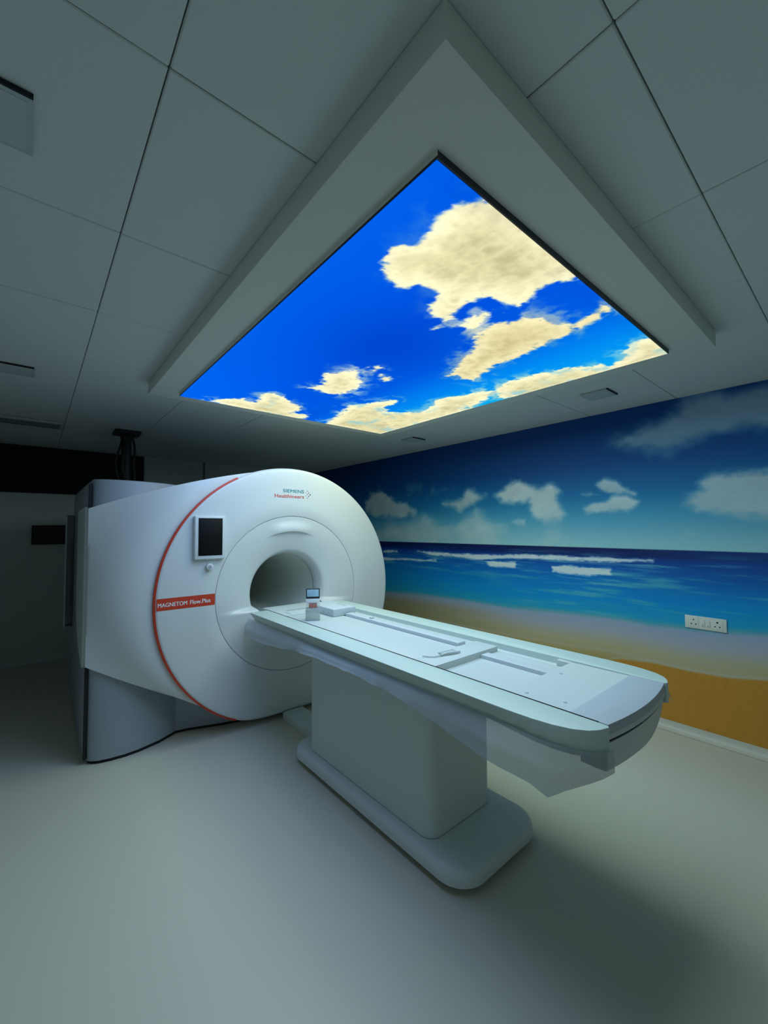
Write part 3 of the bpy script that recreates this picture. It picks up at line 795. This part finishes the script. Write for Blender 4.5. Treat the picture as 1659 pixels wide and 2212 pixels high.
# ------------------------------------------------------------------ clear plastic sheet hung round the table edge
def film(side):
    """skirt of film from the rail edge down to its uneven hem"""
    if side < 0:
        path = [(1.186, 2.97), (1.186, 2.88), (1.186, 2.62), (1.186, 2.45), (1.186, 2.2), (1.186, 1.98), (1.186, 1.65), (1.186, 1.31), (1.186, 1.085), (1.186, 0.90), (1.187, 0.80), (1.190, 0.71), (1.197, 0.655), (1.214, 0.598), (1.240, 0.556), (1.272, 0.532), (1.318, 0.517)]
        hem = [0.700, 0.695, 0.707, 0.722, 0.752, 0.772, 0.776, 0.758, 0.722, 0.690, 0.680, 0.678, 0.660, 0.702, 0.725, 0.735, 0.742]
        out = [0.004, 0.010, 0.022, 0.022, 0.026, 0.036, 0.038, 0.036, 0.026, 0.016, 0.010, 0.012, 0.016, 0.012, 0.008, 0.005, 0.003]
        top = [0.815]*12 + [0.815, 0.815, 0.812, 0.808, 0.806]
    else:
        path = [(1.984, 2.88), (1.984, 2.2), (1.984, 1.5), (1.984, 1.0), (1.983, 0.80), (1.980, 0.71), (1.972, 0.645), (1.955, 0.590), (1.928, 0.552), (1.900, 0.533), (1.870, 0.522)]
        hem = [0.72, 0.75, 0.74, 0.73, 0.74, 0.76, 0.775, 0.785, 0.790, 0.775, 0.79]
        out = [0.01]*8 + [0.018, 0.018, 0.006]
        top = [0.815]*11
    s0 = np.linspace(0, 1, len(path)); N = 150
    # parametrise by arc length
    L = np.r_[0, np.cumsum([math.dist(a, b) for a, b in zip(path, path[1:])])]; L /= L[-1]
    u = np.unique(np.r_[np.linspace(0, 1, N), L])
    px = np.interp(u, L, [p[0] for p in path]); py = np.interp(u, L, [p[1] for p in path])
    hz = np.interp(u, L, hem); oz = np.interp(u, L, out); tz = np.interp(u, L, top)
    dx = np.gradient(px, u); dy = np.gradient(py, u); n_ = np.hypot(dx, dy)
    nx, ny = dy/n_, -dx/n_
    if side < 0: nx, ny = dy/n_, -dx/n_
    sg = 1.0
    mid = len(u)//3
    if (nx[mid]*(px[mid]-TXc)) < 0: sg = -1.0
    rip = fbm(u*14, u*0+0.3, 1.0, 3, 1.0)
    rows = []
    for k in range(13):
        v = k/12
        z = tz + (hz-tz)*v
        o_ = 0.0015 + oz*(v**2.0)*(0.55+0.6*rip) + 0.007*math.exp(-((v-0.55)/0.16)**2)*np.clip(0.4+rip, 0, 1) + 0.004*rip*v*np.sin(u*60+2*v)
        o_ = np.maximum(o_, 0.0012) - 0.031*(1-v)**3*sst(0.56, 0.95, py)
        rows.append(np.stack([px + sg*nx*o_, py + sg*ny*o_, z], -1))
    return np.array(rows)
sheet = thing('plastic_sheet', 'translucent plastic sheet hanging in a ragged skirt round the table edge', 'plastic sheet', (TXc, 1.77, 0.66))
grid('near_skirt', film(-1), M_film, sheet, angle=80)
grid('far_skirt', film(1), M_film, sheet, angle=80)

# ------------------------------------------------------------------ small things on the table
t = thing('display_stand', 'small clear stand with a red middle and a blue picture on top', 'stand', (1.415, 2.40, 0.8665))
t.rotation_euler = (0, 0, math.radians(-32))
def lbox(name, x0, x1, y0, y1, z0, z1, m, parent, bev=0.003):
    bm = bm_box(bmesh.new(), x0, x1, y0, y1, z0, z1, bev, 2)
    bmesh.ops.recalc_face_normals(bm, faces=bm.faces)
    me = bpy.data.meshes.new(name); bm.to_mesh(me); bm.free()
    return finish(name, me, m, parent, True)
lbox('block', -0.047, 0.047, -0.032, 0.032, 0.0, 0.078, M_clear, t, 0.004)
lbox('neck', -0.045, 0.045, -0.028, 0.028, 0.0785, 0.112, M_neck, t, 0.003)
lbox('red_core', -0.026, 0.026, -0.014, 0.014, 0.080, 0.111, M_red, t, 0.003)
lbox('white_band', -0.045, 0.045, -0.020, 0.020, 0.1125, 0.140, M_print_white, t, 0.002)
hd = lbox('head', -0.044, 0.044, -0.018, 0.018, 0.1403, 0.204, M_bezel, t, 0.003)
M_pic = mat('picture_blue', (170, 205, 236), 0.4, 0.45, 45)
lbox('picture', -0.0385, 0.0385, -0.0205, -0.0175, 0.1535, 0.1995, M_pic, hd, 0.001)

t = thing('clear_clip', 'clear plastic clip with a short tail lying on the table pad', 'clip', (1.50, 1.33, 0.8698))
bm = bmesh.new()
tube(bm, [(1.385, 1.365, 0.8735), (1.398, 1.335, 0.8738), (1.415, 1.318, 0.874), (1.435, 1.313, 0.8745), (1.455, 1.312, 0.875)], 0.0028, 8)
bmobj('tail', bm, M_clear, t)
bm = bmesh.new()
tube(bm, [(1.450, 1.312, 0.8755), (1.475, 1.310, 0.8775), (1.50, 1.302, 0.879), (1.535, 1.294, 0.878), (1.562, 1.290, 0.876)], [0.004, 0.006, 0.007, 0.006, 0.004], 10)
bmobj('barrel', bm, M_coil, t)
box('flap', 1.47, 1.565, 1.322, 1.345, 0.8705, 0.877, M_clear, t, bev=0.004, rot=math.radians(-8))

# ------------------------------------------------------------------ socket plate on the mural wall
t = thing('power_socket', 'white double socket plate on the mural wall beside the table foot', 'socket', (XR, 0.772, 0.795))
box('plate', XR-0.011, XR-0.0005, 0.656, 0.889, 0.752, 0.840, M_plate, t, bev=0.003)
def xdisc(name, y, z, r, par, x=XR-0.0135):
    bm = bmesh.new(); tube(bm, [(x, y, z), (XR-0.0105, y, z)], r, 14)
    bmobj(name, bm, M_hole, par, smooth=False)
for k, y in enumerate((0.838, 0.705)):
    fr = box('socket_face', XR-0.0130, XR-0.0108, y-0.030, y+0.030, 0.763, 0.829, M_plate, t, bev=0.001)
    big = 0.0058 if k else 0.0042
    xdisc('hole', y, 0.813, big, fr); xdisc('hole', y+0.013, 0.784, 0.0042, fr); xdisc('hole', y-0.013, 0.784, 0.0042, fr)
for y in (0.785, 0.757):
    sw = box('switch', XR-0.0150, XR-0.0108, y-0.011, y+0.011, 0.774, 0.819, M_plate, t, bev=0.0015)
    xdisc('switch_mark', y, 0.781, 0.0024, sw, XR-0.0155)
